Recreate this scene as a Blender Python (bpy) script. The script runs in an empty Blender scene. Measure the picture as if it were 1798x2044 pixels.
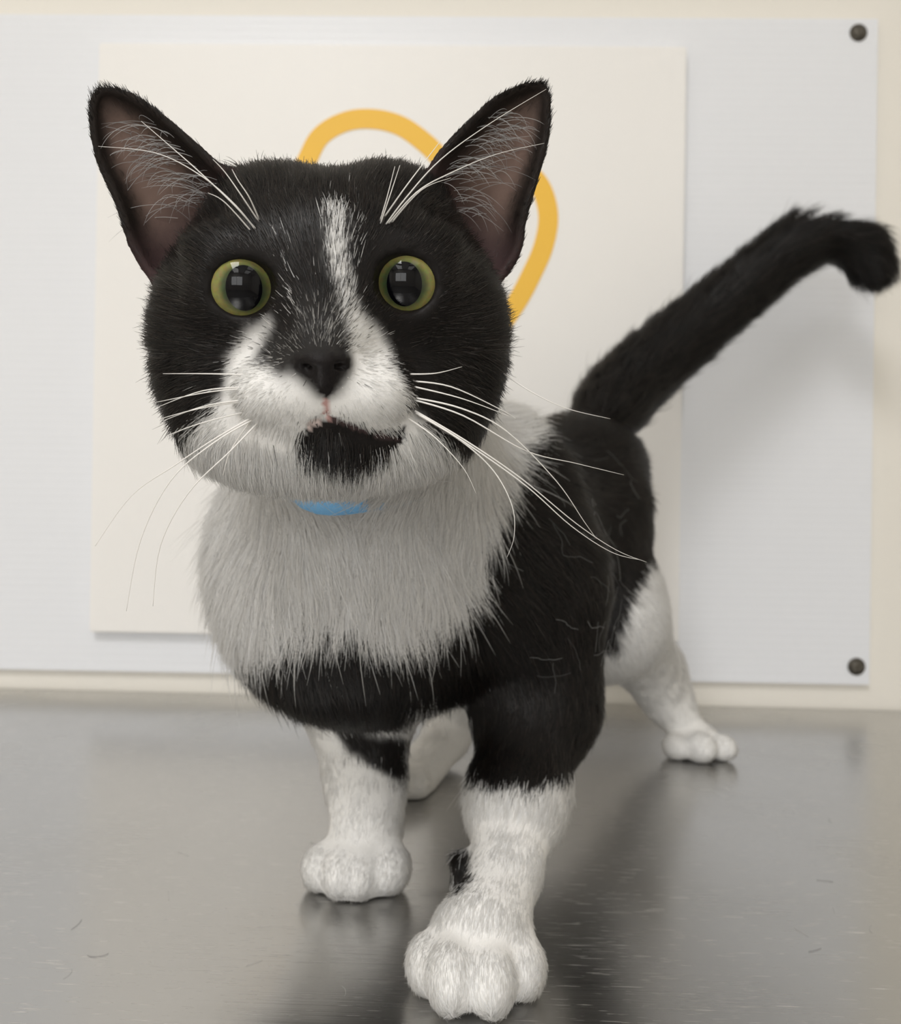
import bpy, bmesh, math, time
import numpy as np
from mathutils import Matrix, Vector
T0 = time.time()
rng = np.random.default_rng(7)
scene = bpy.context.scene
COL = scene.collection

# ------------------------------------------------------------------ camera
FPX, CX, CY = 1800.0, 899.0, 1022.0            # focal length and centre in photo pixels
CAM = np.array([0.0, 0.0, 0.167])              # table top is z = 0
YAW, PIT, ROL = [math.radians(a) for a in (-0.984, 0.216, 1.234)]
fw = np.array([math.sin(YAW) * math.cos(PIT), math.cos(YAW) * math.cos(PIT), math.sin(PIT)])
r0 = np.array([math.cos(YAW), -math.sin(YAW), 0.0]); u0 = np.cross(r0, fw)
rt = math.cos(ROL) * r0 + math.sin(ROL) * u0
up = -math.sin(ROL) * r0 + math.cos(ROL) * u0
cam_d = bpy.data.cameras.new('camera'); cam = bpy.data.objects.new('camera', cam_d); COL.objects.link(cam)
M = Matrix.Identity(4)
for i in range(3):
    M[i][0] = rt[i]; M[i][1] = up[i]; M[i][2] = -fw[i]; M[i][3] = CAM[i]
cam.matrix_world = M
cam_d.sensor_fit = 'HORIZONTAL'; cam_d.sensor_width = 36.0; cam_d.lens = 36.0 * FPX / 1798.0
cam_d.clip_start = 0.01
cam_d.dof.use_dof = True; cam_d.dof.focus_distance = 0.268; cam_d.dof.aperture_fstop = 17.0
scene.camera = cam

# ------------------------------------------------------------------ world, light, exposure
scene.view_settings.view_transform = 'Standard'; scene.view_settings.look = 'None'
scene.view_settings.gamma = 1.0; scene.view_settings.use_curve_mapping = False
scene.view_settings.exposure = -0.12
w = bpy.data.worlds.new('world'); scene.world = w; w.use_nodes = True
w.node_tree.nodes['Background'].inputs[0].default_value = (0.9, 0.95, 1.0, 1)
w.node_tree.nodes['Background'].inputs[1].default_value = 0.15

CEIL = 1.70; FLOOR = -0.90; WALLY = 0.8225
LAMPS = [(-0.50, -1.00, 27.0), (0.90, -1.00, 2.5), (-0.50, -2.1, 6.0), (0.90, -2.1, 3.0)]
scene.cycles.max_bounces = 12; scene.cycles.diffuse_bounces = 9; scene.cycles.glossy_bounces = 4; scene.cycles.adaptive_threshold = .03
for i, (lx, ly, p) in enumerate(LAMPS):
    ld = bpy.data.lights.new('ceiling_panel_light', 'AREA'); ld.shape = 'RECTANGLE'
    ld.size = .6; ld.size_y = .9; ld.energy = p; ld.color = (1.0, 0.99, 0.98)
    lo = bpy.data.objects.new('ceiling_panel_light', ld); COL.objects.link(lo)
    lo.location = (lx, ly, CEIL - 0.035)

ld = bpy.data.lights.new('window_daylight', 'AREA'); ld.shape = 'RECTANGLE'; ld.size = 1.5; ld.size_y = 1.15; ld.energy = 23.0; ld.color = (.98, .99, 1.0)
lo = bpy.data.objects.new('window_daylight', ld); COL.objects.link(lo); lo.location = (-.35, -2.69, .50); lo.rotation_euler = (math.radians(90), 0, 0)

# ------------------------------------------------------------------ pixel helpers
def ray(px, py):
    return (px - CX) / FPX * rt - (py - CY) / FPX * up + fw
def U(px, py, y):                               # photo pixel at world depth y
    d = ray(px, py); return CAM + d * (y / d[1])
def proj(P):
    q = np.asarray(P) - CAM; z = q @ fw
    return CX + FPX * (q @ rt) / z, CY - FPX * (q @ up) / z

# ------------------------------------------------------------------ materials
def mat(name, color=(.8, .8, .8), rough=.5, metal=0., spec=.5, **kw):
    m = bpy.data.materials.new(name); m.use_nodes = True
    b = m.node_tree.nodes['Principled BSDF']
    b.inputs['Base Color'].default_value = (*color, 1); b.inputs['Roughness'].default_value = rough
    b.inputs['Metallic'].default_value = metal; b.inputs['Specular IOR Level'].default_value = spec
    for k, v in kw.items(): b.inputs[k.replace('_', ' ')].default_value = v
    return m
def nd(m, t, **kw):
    n = m.node_tree.nodes.new(t)
    for k, v in kw.items(): setattr(n, k, v)
    return n
def ln(m, a, b): m.node_tree.links.new(a, b)
def bsdf(m): return m.node_tree.nodes['Principled BSDF']
def noise_bump(m, scale, strength, dist=.001, detail=4):
    tc = nd(m, 'ShaderNodeTexCoord'); n = nd(m, 'ShaderNodeTexNoise')
    n.inputs['Scale'].default_value = scale; n.inputs['Detail'].default_value = detail
    ln(m, tc.outputs['Object'], n.inputs['Vector'])
    b = nd(m, 'ShaderNodeBump'); b.inputs['Strength'].default_value = strength; b.inputs['Distance'].default_value = dist
    ln(m, n.outputs['Fac'], b.inputs['Height']); ln(m, b.outputs['Normal'], bsdf(m).inputs['Normal'])

m_wall = mat('wall_paint_cream', (.78, .75, .69), .6); noise_bump(m_wall, 60, .08)
m_ceil = mat('ceiling_paint', (.82, .81, .79), .8); noise_bump(m_ceil, 90, .2)
m_floor = mat('floor_vinyl', (.30, .29, .27), .45); noise_bump(m_floor, 40, .05)
m_panel = mat('white_fluted_plastic', (.76, .775, .81), .42); noise_bump(m_panel, 25, .05, .002)
m_board = mat('warm_white_board', (.82, .805, .785), .45); noise_bump(m_board, 120, .03)
m_yellow = mat('yellow_print', (.84, .49, .04), .5); noise_bump(m_yellow, 120, .03)
m_screw = mat('dark_screw_metal', (.10, .09, .075), .45, .7); noise_bump(m_screw, 400, .1, .0003)
m_frame = mat('lamp_frame_white', (.8, .8, .8), .4); noise_bump(m_frame, 80, .03)
m_blue = mat('blue_collar_nylon', (.22, .54, .92), .55); noise_bump(m_blue, 900, .3, .0004)

def steel():
    m = mat('brushed_steel', (.50, .495, .485), .2, 1.0)
    B = bsdf(m)
    tc = nd(m, 'ShaderNodeTexCoord')
    def stretched(scale, rotz, detail, thr):
        mp = nd(m, 'ShaderNodeMapping'); mp.inputs['Scale'].default_value = scale; mp.inputs['Rotation'].default_value = (0, 0, rotz)
        n = nd(m, 'ShaderNodeTexNoise'); n.inputs['Scale'].default_value = 1.0; n.inputs['Detail'].default_value = detail
        ln(m, tc.outputs['Object'], mp.inputs['Vector']); ln(m, mp.outputs['Vector'], n.inputs['Vector'])
        if thr is None: return n.outputs['Fac']
        r = nd(m, 'ShaderNodeMapRange'); r.inputs['From Min'].default_value = thr[0]; r.inputs['From Max'].default_value = thr[1]
        ln(m, n.outputs['Fac'], r.inputs['Value']); return r.outputs['Result']
    def math_(op, a, b):
        n = nd(m, 'ShaderNodeMath', operation=op)
        for i, v in enumerate((a, b)):
            if isinstance(v, (int, float)): n.inputs[i].default_value = v
            else: ln(m, v, n.inputs[i])
        return n.outputs[0]
    grain = stretched((7, 900, 1), 0.03, 3, None)
    s1 = stretched((45, 1500, 1), 0.05, 2, (.69, .74))
    s2 = stretched((70, 1600, 1), -0.12, 2, (.695, .745))
    s3 = stretched((60, 1500, 1), 1.9, 2, (.70, .75))
    s4 = stretched((50, 1700, 1), 0.5, 2, (.695, .75))
    smudge = stretched((14, 11, 1), .4, 4, (.35, .75))
    sc = math_('MAXIMUM', math_('MAXIMUM', s1, s2), math_('MAXIMUM', s3, s4))
    rough = math_('ADD', math_('ADD', math_('MULTIPLY', grain, .10), math_('MULTIPLY', smudge, .10)), .16)
    rough = math_('ADD', rough, math_('MULTIPLY', sc, .25))
    ln(m, rough, B.inputs['Roughness'])
    cm = nd(m, 'ShaderNodeMix', data_type='RGBA'); cm.inputs[6].default_value = (.50, .495, .485, 1); cm.inputs[7].default_value = (.86, .85, .84, 1)
    ln(m, sc, cm.inputs[0]); ln(m, cm.outputs[2], B.inputs['Base Color'])
    h = math_('SUBTRACT', math_('MULTIPLY', grain, .25), sc)
    bp = nd(m, 'ShaderNodeBump'); bp.inputs['Strength'].default_value = .28; bp.inputs['Distance'].default_value = .0004
    ln(m, h, bp.inputs['Height']); ln(m, bp.outputs['Normal'], B.inputs['Normal'])
    B.inputs['Anisotropic'].default_value = .35
    return m
m_steel = steel()

# ------------------------------------------------------------------ mesh helpers
def tag(o, label=None, cat=None, group=None, kind=None):
    for k, v in (('label', label), ('category', cat), ('group', group), ('kind', kind)):
        if v: o[k] = v
    return o
def link(name, me, m, parent=None, smooth=False):
    o = bpy.data.objects.new(name, me); COL.objects.link(o)
    if m: me.materials.append(m)
    if smooth:
        me.polygons.foreach_set('use_smooth', [True] * len(me.polygons))
    if parent: o.parent = parent; o.matrix_parent_inverse = parent.matrix_world.inverted()
    return o
def bm_obj(name, bm, m, parent=None, smooth=False):
    me = bpy.data.meshes.new(name); bmesh.ops.recalc_face_normals(bm, faces=bm.faces); bm.to_mesh(me); bm.free()
    return link(name, me, m, parent, smooth)
def box_bm(lo, hi, bevel=0, seg=2):
    bm = bmesh.new(); bmesh.ops.create_cube(bm, size=1)
    for v in bm.verts:
        v.co = Vector([(lo[i] + hi[i]) / 2 + v.co[i] * (hi[i] - lo[i]) for i in range(3)])
    if bevel: bmesh.ops.bevel(bm, geom=list(bm.edges), offset=bevel, segments=seg, affect='EDGES')
    return bm
def boxo(name, lo, hi, m, parent=None, bevel=0): return bm_obj(name, box_bm(lo, hi, bevel), m, parent)

# ------------------------------------------------------------------ the room
XL, XR, YB = -1.75, 1.9, -2.7
def struct(o, label): o['kind'] = 'structure'; o['label'] = label; return o
struct(boxo('wall_back', (XL, WALLY, FLOOR), (XR, WALLY + .1, CEIL), m_wall), 'cream painted wall behind the white panel')
struct(boxo('wall_left', (XL - .1, YB, FLOOR), (XL, WALLY + .1, CEIL), m_wall), 'cream painted side wall of the room')
struct(boxo('wall_right', (XR, YB, FLOOR), (XR + .1, WALLY + .1, CEIL), m_wall), 'cream painted side wall of the room')
struct(boxo('wall_front', (XL, YB - .1, FLOOR), (XR, YB, CEIL), m_wall), 'cream painted wall facing the table')
struct(boxo('floor', (XL - .1, YB - .1, FLOOR - .05), (XR + .1, WALLY + .1, FLOOR), m_floor), 'grey vinyl floor under the table')
struct(boxo('ceiling', (XL - .1, YB - .1, CEIL), (XR + .1, WALLY + .1, CEIL + .05), m_ceil), 'white ceiling with square lamps')
win = bpy.data.objects.new('window_1', None); COL.objects.link(win); win.location = (-.35, YB, -.075); win['kind'] = 'structure'; win['label'] = 'white framed window in the wall facing the table'
bpy.context.view_layer.update()
for lo, hi in (((-1.18, YB + .0005, -.155), (-1.10, YB + .05, 1.155)), ((.40, YB + .0005, -.155), (.48, YB + .05, 1.155)), ((-1.10, YB + .0005, -.155), (.40, YB + .05, -.075)), ((-1.10, YB + .0005, 1.075), (.40, YB + .05, 1.155)),
               ((-.37, YB + .02, -.075), (-.33, YB + .05, 1.075))):
    boxo('window_frame', lo, hi, m_frame, win)
for lx, ly, p in LAMPS:                          # frames around the ceiling lamps
    bm = bmesh.new()
    for lo, hi in (((lx - .34, ly - .49, CEIL - .04), (lx - .305, ly + .49, CEIL - .0005)), ((lx + .305, ly - .49, CEIL - .04), (lx + .34, ly + .49, CEIL - .0005)),
                   ((lx - .305, ly - .49, CEIL - .04), (lx + .305, ly - .455, CEIL - .0005)), ((lx - .305, ly + .455, CEIL - .04), (lx + .305, ly + .49, CEIL - .0005))):
        b2 = box_bm(lo, hi); me = bpy.data.meshes.new('tmp'); b2.to_mesh(me); b2.free(); bm.from_mesh(me); bpy.data.meshes.remove(me)
    o = bm_obj('ceiling_lamp_frame', bm, m_frame)
    tag(o, 'white rectangular frame of a flat ceiling lamp', 'ceiling lamp', 'ceiling lamps')

# ------------------------------------------------------------------ steel table
table = bpy.data.objects.new('exam_table', None); COL.objects.link(table); table.location = (0.0, .42, FLOOR)
tag(table, 'brushed stainless steel examination table the cat stands on', 'table')
bpy.context.view_layer.update()
TX0, TX1, TY0, TY1 = -.85, .85, -.02, WALLY - .0015
boxo('table_top', (TX0, TY0, -.035), (TX1, TY1, 0), m_steel, table, .002)
boxo('apron', (TX0 + .06, TY0 + .06, -.11), (TX1 - .06, TY1 - .06, -.0355), m_steel, table, .002)
for sx in (TX0 + .10, TX1 - .15):
    for sy in (TY0 + .10, TY1 - .15):
        boxo('leg', (sx, sy, FLOOR + .0005), (sx + .05, sy + .05, -.1105), m_steel, table, .004)

# ------------------------------------------------------------------ fluted panel with screws, board with ring
TILT = math.radians(.378)
ct, st = math.cos(TILT), math.sin(TILT)
def WP(px, py):                                   # photo pixel -> wall plane, in the boards' own (tilted) axes
    p = U(px, py, WALLY); return np.array([ct * p[0] + st * p[2], -st * p[0] + ct * p[2]])
def unt(x, z, y): return (ct * x - st * z, y, st * x + ct * z)
PT = .0070; BT = .0110
ptr, pbr = WP(1748, 45), WP(1725, 1360)
px1 = (ptr[0] + pbr[0]) / 2; pz1 = (WP(0, 38)[1] + ptr[1]) / 2; pz0 = (WP(0, 1337)[1] + pbr[1]) / 2
px0 = -.62; 
RIB = .0068
def fluted():
    bm = bmesh.new(); prof = []
    n = int(round((pz1 - pz0) / RIB)); step = (pz1 - pz0) / n
    for i in range(n):
        z = pz0 + i * step
        prof += [(z, 0.0), (z + step * .16, .00016), (z + step * .84, .00016)]
    prof.append((pz1, 0.0))
    yf = WALLY - PT
    vl = [[bm.verts.new(unt(x, z, yf - d)) for z, d in prof] for x in (px0, px1)]
    bk = [[bm.verts.new(unt(x, z, WALLY - .0004)) for z in (pz0, pz1)] for x in (px0, px1)]
    for i in range(len(prof) - 1): bm.faces.new((vl[0][i], vl[1][i], vl[1][i + 1], vl[0][i + 1]))
    bm.faces.new((bk[0][0], bk[0][1], bk[1][1], bk[1][0]))
    bm.faces.new((vl[0][0], bk[0][0], bk[1][0], vl[1][0])); bm.faces.new((vl[0][-1], vl[1][-1], bk[1][1], bk[0][1]))
    for s in (0, 1): bm.faces.new(vl[s] + [bk[s][1], bk[s][0]])
    return bm
panel = bm_obj('fluted_panel', fluted(), m_panel)
tag(panel, 'large white fluted plastic panel screwed to the cream wall', 'panel')
def screw(x, z):
    bm = bmesh.new()
    y0 = WALLY - PT - .0004
    prof = [(.0, .0042), (.0022, .0041), (.0045, .0032), (.0060, .0016), (.0062, .0008), (.0078, .0006), (.0080, 0)]
    N = 20; rings = []
    for r, h in prof[1:]:
        rings.append([bm.verts.new(unt(x + r * math.cos(6.2832 * k / N), z + r * math.sin(6.2832 * k / N), y0 - h)) for k in range(N)])
    c = bm.verts.new(unt(x, z, y0 - .0022))
    for k in range(N): bm.faces.new((c, rings[0][k], rings[0][(k + 1) % N]))
    for a, b in zip(rings[:-1], rings[1:]):
        for k in range(N): bm.faces.new((a[k], b[k], b[(k + 1) % N], a[(k + 1) % N]))
    bm.faces.new(rings[-1])
    o = bm_obj('screw', bm, m_screw, panel, True); o['label'] = 'dark metal screw with washer'
for q in ((1706, 74), (1702, 1328)):
    a = WP(*q); screw(a[0], a[1]); screw(px0 + (px1 - a[0]), a[1])

btl, btr, bbr, bbl = WP(200, 85), WP(1370, 92), WP(1355, 1282), WP(175, 1262)
bx0 = (btl[0] + bbl[0]) / 2; bx1 = (btr[0] + bbr[0]) / 2; bz1 = (btl[1] + btr[1]) / 2; bz0 = (bbl[1] + bbr[1]) / 2
YBD = WALLY - PT - .0005
# the boards stand a little in front of the wall: shrink towards the view axis accordingly
kb = (YBD - BT) / WALLY; zc = CAM[2]
bx0, bx1 = bx0 * kb, bx1 * kb; bz0, bz1 = zc + (bz0 - zc) * kb, zc + (bz1 - zc) * kb
bm = box_bm((bx0, YBD - BT, bz0), (bx1, YBD, bz1), .0012, 2)
for v in bm.verts: v.co = Vector(unt(v.co.x, v.co.z, v.co.y))
board = bm_obj('poster_board', bm, m_board)
tag(board, 'warm white square board with a yellow looped outline, mounted on the panel', 'board')
# yellow outline: closed two-lobed loop printed on the board
ctrl = [(612, 322), (640, 272), (690, 243), (745, 238), (800, 252), (850, 287), (890, 325), (935, 345), (985, 335), (1040, 338), (1078, 372), (1094, 430), (1085, 490),
        (1062, 545), (1030, 605), (985, 665), (920, 730), (840, 780), (750, 800), (670, 780), (605, 720), (575, 640), (562, 560), (562, 480), (575, 400)]
def catmull(pts, n, closed=False):
    P = np.array(pts, float); out = []; L = len(P)
    rngi = range(L) if closed else range(L - 1)
    for i in rngi:
        if closed: a, b, c, d = P[(i - 1) % L], P[i], P[(i + 1) % L], P[(i + 2) % L]
        else: a, b, c, d = P[max(i - 1, 0)], P[i], P[i + 1], P[min(i + 2, L - 1)]
        for k in range(n):
            t = k / n
            out.append(.5 * ((2 * b) + (-a + c) * t + (2 * a - 5 * b + 4 * c - d) * t * t + (-a + 3 * b - 3 * c + d) * t ** 3))
    if not closed: out.append(P[-1])
    return np.array(out)
lp = catmull(ctrl, 6, True); yb = YBD - BT
lw = np.array([U(x, y, yb) for x, y in lp])[:, [0, 2]]
tn = np.roll(lw, -1, 0) - np.roll(lw, 1, 0); tn /= np.linalg.norm(tn, axis=1)[:, None]
nn = np.stack([-tn[:, 1], tn[:, 0]], 1) * .0088
bm = bmesh.new(); rows = []
for s in (-1, 1):
    rows.append([bm.verts.new((q[0], yb - .0006, q[1])) for q in lw + nn * s])
    rows.append([bm.verts.new((q[0], yb - .0001, q[1])) for q in lw + nn * s])
L = len(lw)
for a, b in ((0, 2), (2, 3), (3, 1), (1, 0)):
    for k in range(L): bm.faces.new((rows[a][k], rows[a][(k + 1) % L], rows[b][(k + 1) % L], rows[b][k]))
o = bm_obj('loop_print', bm, m_yellow, board); o['label'] = 'yellow looped outline printed on the board'

# ================================================================== THE CAT
# head frame: origin inside the skull, facing the camera
HD = .300
hray = ray(655, 600); hdir = hray / np.linalg.norm(hray)
HO = CAM + hdir * HD; HF = -hdir
HR = rt - HF * (rt @ HF); HR /= np.linalg.norm(HR); HU = np.cross(HR, -HF); HU = HU / np.linalg.norm(HU)
if HU[2] < 0: HU = -HU
def H(px, py, yf):                                # photo pixel at yf cm in front of the head's centre
    d = ray(px, py); y = yf * .01
    return CAM + d * (((HO + HF * y - CAM) @ HF) / (d @ HF))
HB = np.stack([HR, HF, HU], 1)                    # columns: right, forward, up

prims = []                                        # (kind, data, blend, part, flow)
def cap(a, b, ra, rb, k, part, flow=None):
    a, b = np.array(a), np.array(b)
    prims.append(('c', (a, b, ra, rb), k, part, (b - a) if flow is None else np.array(flow, float)))
def ell(c, rad, k, part, flow=None, B=None):
    prims.append(('e', (np.array(c), np.array(rad, float), np.eye(3) if B is None else B), k, part, np.array((0, 0, -1.) if flow is None else flow, float)))
def chain(pts, rads, k, part):
    for i in range(len(pts) - 1): cap(pts[i], pts[i + 1], rads[i], rads[i + 1], k, part)
PARTS = ['torso', 'neck', 'head', 'leg_a', 'leg_b', 'leg_c', 'leg_d', 'tail', 'ear_l', 'ear_r']
AX = np.array((.49, .87, .06))                    # the body's axis, chest to rump
# --- torso
chest = U(748, 1165, .418); mid = U(930, 1120, .52); rump = U(1120, 1010, .63)
NB = np.cross(AX / np.linalg.norm(AX), (0, 0, 1)); NB /= np.linalg.norm(NB)
BB = np.stack([NB, AX / np.linalg.norm(AX), np.cross(NB, AX / np.linalg.norm(AX))], 1)
ell(chest, (.050, .068, .056), .02, 'torso', AX * .5 + np.array((0, 0, -.75)), BB)
cap(chest + np.array((.01, .02, .004)), mid, .055, .053, .03, 'torso', AX + np.array((0, 0, -.25)))
cap(mid, rump, .053, .050, .03, 'torso', AX + np.array((0, 0, -.25)))
ell(U(1165, 935, .655), (.042, .052, .036), .03, 'torso', AX, BB)
ell(U(705, 1090, .392), (.046, .045, .050), .03, 'torso', (0, .25, -1), BB)
ell(U(730, 1262, .40), (.036, .042, .028), .03, 'torso', (0, .3, -1), BB)
ell(U(1060, 1150, .425), (.024, .042, .060), .03, 'torso', AX * .7 + np.array((0, 0, -.6)), BB)     # shoulder blades
ell(U(585, 1120, .425), (.020, .040, .050), .03, 'torso', AX * .6 + np.array((0, 0, -.7)), BB)
ell(U(960, 930, .46), (.034, .06, .03), .03, 'torso', AX, BB)                                      # withers
# --- neck
cap(H(690, 700, -2.2), U(765, 985, .405), .038, .052, .02, 'neck', (0, .3, -1.))
# --- head
def hell(px, py, yf, rx, ry, rz, k, flow=None): ell(H(px, py, yf), (rx * .01, ry * .01, rz * .01), k * .01, 'head', flow, HB)
hell(660, 592, -.2, 4.6, 4.5, 3.75, 1.2)
hell(545, 470, -.8, 2.0, 2.6, 2.05, 1.0); hell(780, 462, -.8, 2.0, 2.6, 2.05, 1.0)
hell(445, 695, -.1, 2.15, 3.0, 2.9, 1.6)
hell(878, 690, -.1, 2.15, 3.0, 2.9, 1.6)
hell(660, 825, .2, 4.3, 3.4, 2.3, 1.6); hell(655, 855, 1.6, 3.8, 2.6, 1.9, 1.2)
hell(520, 800, .6, 2.1, 2.6, 1.8, 1.4); hell(800, 800, .6, 2.1, 2.6, 1.8, 1.4)
hell(648, 770, 3.0, 2.1, 1.9, 1.5, 1.0)
hell(568, 785, 3.75, 1.35, 1.25, 1.0, .35); hell(738, 782, 3.75, 1.32, 1.25, 1.0, .35)
cap(H(648, 540, 2.6), H(644, 690, 4.35), .0130, .0078, .010, 'head')
hell(690, 885, 3.05, 1.55, 1.15, .80, .5)
hell(487, 575, 2.75, 1.42, 1.05, 1.28, .6); hell(807, 567, 2.75, 1.42, 1.05, 1.28, .6)
hell(490, 500, 2.35, 1.6, .9, .6, .7); hell(800, 494, 2.35, 1.6, .9, .6, .7)
hell(643, 720, 4.95, .72, .42, .40, .25); hell(646, 755, 4.85, .34, .36, .42, .2)
NOSE = H(645, 735, 5.2)
# --- front leg on the right of the photo (stepping towards the camera)
chain([U(1062, 1190, .430), U(1072, 1400, .424), U(1030, 1600, .384), U(1012, 1735, .353)], [.036, .0255, .0180, .0118], .018, 'leg_a')
cap(U(1012, 1735, .353), U(965, 1855, .326), .0118, .0165, .010, 'leg_a')
ell(U(957, 1895, .325), (.0180, .021, .0150), .008, 'leg_a', (0, -1, -.5))
cap(U(925, 1720, .366), U(918, 1765, .362), .005, .004, .006, 'leg_a')
def toes(spec, part, rx=.0078, ry=.013, rz=.0100, k=.0040, yaw=0.):
    Bt = np.array([[math.cos(yaw), -math.sin(yaw), 0], [math.sin(yaw), math.cos(yaw), 0], [0, 0, 1]])
    for (px, d, s, dz) in spec:
        x = U(px, 1700, d)[0]
        ell((x, d, rz * s * .98 + dz), (rx * s, ry * s, rz * s), k, part, (math.sin(yaw) * .8, -math.cos(yaw) * .8, -.6), Bt)
toes([(860, .318, .86, 0), (908, .3065, 1.04, 0), (984, .3055, 1.0, 0), (1046, .3165, .90, 0)], 'leg_a', rx=.0092, ry=.015, rz=.0112)
# --- front leg on the left
chain([U(655, 1210, .436), U(718, 1400, .446), U(730, 1560, .428), U(733, 1650, .412)], [.034, .0245, .0155, .0142], .018, 'leg_b')
cap(U(733, 1650, .412), U(716, 1722, .402), .0142, .0155, .008, 'leg_b')
ell(U(715, 1728, .405), (.0190, .017, .0135), .006, 'leg_b', (0, -1, -.5))
toes([(641, .400, .92, 0), (682, .3925, 1.0, 0), (722, .3925, .98, 0), (779, .399, 1.02, 0)], 'leg_b', rx=.0090, ry=.0135, rz=.0108)
# --- hind leg on the right
chain([U(1175, 1085, .615), U(1212, 1240, .58), U(1305, 1330, .672), U(1372, 1462, .648)], [.040, .031, .0140, .0130], .03, 'leg_c')
cap(U(1215, 1190, .60), U(1322, 1395, .650), .027, .0125, .02, 'leg_c')
ell(U(1388, 1478, .648), (.0175, .018, .0125), .006, 'leg_c', (.3, -1, -.5))
toes([(1346, .634, .86, 0), (1392, .628, 1.0, 0), (1436, .634, .88, 0)], 'leg_c', rx=.0108, ry=.0135, rz=.0105, yaw=.3)
# --- hind leg on the left, seen between the front legs
chain([U(1010, 1110, .645), U(945, 1310, .59), U(893, 1470, .60), U(820, 1560, .548)], [.040, .024, .0115, .0115], .014, 'leg_d')
cap(U(893, 1470, .60), U(816, 1565, .540), .0115, .0125, .01, 'leg_d')
toes([(775, .537, .86, 0), (803, .531, 1.0, 0), (832, .533, .9, 0)], 'leg_d', rx=.0082)
# --- tail
tl = catmull(np.array([np.r_[U(a, b, c), r] for a, b, c, r in ((1185, 875, .66, .0215), (1235, 795, .685, .0215), (1300, 728, .70, .0208), (1380, 660, .71, .0195), (1470, 585, .716, .0180), (1555, 515, .72, .0170),
                                                             (1625, 472, .722, .0172), (1690, 476, .722, .0170), (1733, 522, .722, .0135))]), 3)
chain(tl[:, :3], tl[:, 3], .004, 'tail')

# --- ears: cupped sheets
def ear_sheet(inner, outer, ti, to):
    I = catmull(inner, 8); O = catmull(outer, 8)
    def resamp(P, n):
        s = np.r_[0, np.cumsum(np.linalg.norm(np.diff(P, axis=0), axis=1))]; s /= s[-1]
        t = np.linspace(0, 1, n); return np.stack([np.interp(t, s, P[:, 0]), np.interp(t, s, P[:, 1])], 1)
    n = 64; I = resamp(I, n); O = resamp(O, n); pts, st_ = [], []
    for j in range(n):
        t = j / (n - 1)
        yi = ti[0] * (1 - t) + ti[1] * t; yo = to[0] * (1 - t) + to[1] * t
        cup = 2.3 * (1 - t) ** .8 * (1 - .25 * (1 - t))
        for i in range(49):
            s = i / 48
            q = I[j] * (1 - s) + O[j] * s
            yf = yi * (1 - s) + yo * s - cup * (4 * s * (1 - s)) ** .8
            pts.append(H(q[0], q[1], yf)); st_.append((s, t))
    return np.array(pts), np.array(st_)
EARS = {
 'ear_l': ear_sheet([(520, 430), (478, 358), (430, 330), (372, 278), (302, 218), (245, 186), (212, 181)],
                    [(350, 600), (306, 552), (268, 492), (240, 410), (200, 320), (184, 235), (190, 196), (205, 182)], (.6, -1.3), (.1, -1.3)),
 'ear_r': ear_sheet([(820, 430), (862, 342), (886, 303), (932, 254), (990, 200), (1046, 174), (1076, 172)],
                    [(960, 590), (1010, 538), (1034, 492), (1042, 440), (1066, 360), (1088, 280), (1093, 205), (1085, 176)], (.6, -1.3), (.1, -1.3)),
}
def nearest(P, Q):
    d = np.empty(len(P)); ix = np.empty(len(P), int); q2 = (Q ** 2).sum(1)
    for i in range(0, len(P), 4000):
        D = q2[None] - 2 * P[i:i + 4000] @ Q.T
        j = D.argmin(1); ix[i:i + 4000] = j
        d[i:i + 4000] = np.linalg.norm(P[i:i + 4000] - Q[j], axis=1)
    return d, ix

BIG = .05
def prim_d(p, P):
    if p[0] == 'c':
        a, b, ra, rb = p[1]; ab = b - a
        t = np.clip((P - a) @ ab / (ab @ ab), 0, 1)
        return np.linalg.norm(P - a - t[:, None] * ab, axis=1) - (ra + (rb - ra) * t)
    c, rad, B = p[1]; q = (P - c) @ B
    k0 = np.linalg.norm(q / rad, axis=1); k1 = np.linalg.norm(q / rad ** 2, axis=1) + 1e-9
    return np.where(k0 < .05, -rad.min(), k0 * (k0 - 1) / k1)
def prim_bound(p):
    if p[0] == 'c':
        a, b, ra, rb = p[1]; r = max(ra, rb); return np.minimum(a, b) - r, np.maximum(a, b) + r
    c, rad, B = p[1]; r = rad.max(); return c - r, c + r
def smin(a, b, k):
    h = np.maximum(k - np.abs(a - b), 0) / k; return np.minimum(a, b) - h * h * k * .25
def smax(a, b, k): return -smin(-a, -b, k)
EYES = [(487, 575, 1.01, .90, .16), (807, 567, .99, .90, -.16)]
eye_c = [H(e[0], e[1], 2.57) for e in EYES]; EYE_R = .0120
mouth = [H(*q) for q in ((648, 792, 5.05), (652, 834, 4.75))]
mouth_l = [H(*q) for q in ((652, 834, 4.8), (625, 846, 4.6), (596, 858, 4.0), (575, 862, 3.4))]
mouth_r = [H(*q) for q in ((652, 834, 4.8), (690, 850, 4.7), (745, 870, 4.4), (800, 868, 3.8), (822, 858, 3.2))]
carve = []
for ch in (mouth, mouth_l, mouth_r):
    for a, b in zip(ch[:-1], ch[1:]): carve.append(('c', (a, b, .0009, .0009)))
def cslice(P, lo, hi, mrg): return np.nonzero(((P > lo - mrg) & (P < hi + mrg)).all(1))[0]
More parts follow.
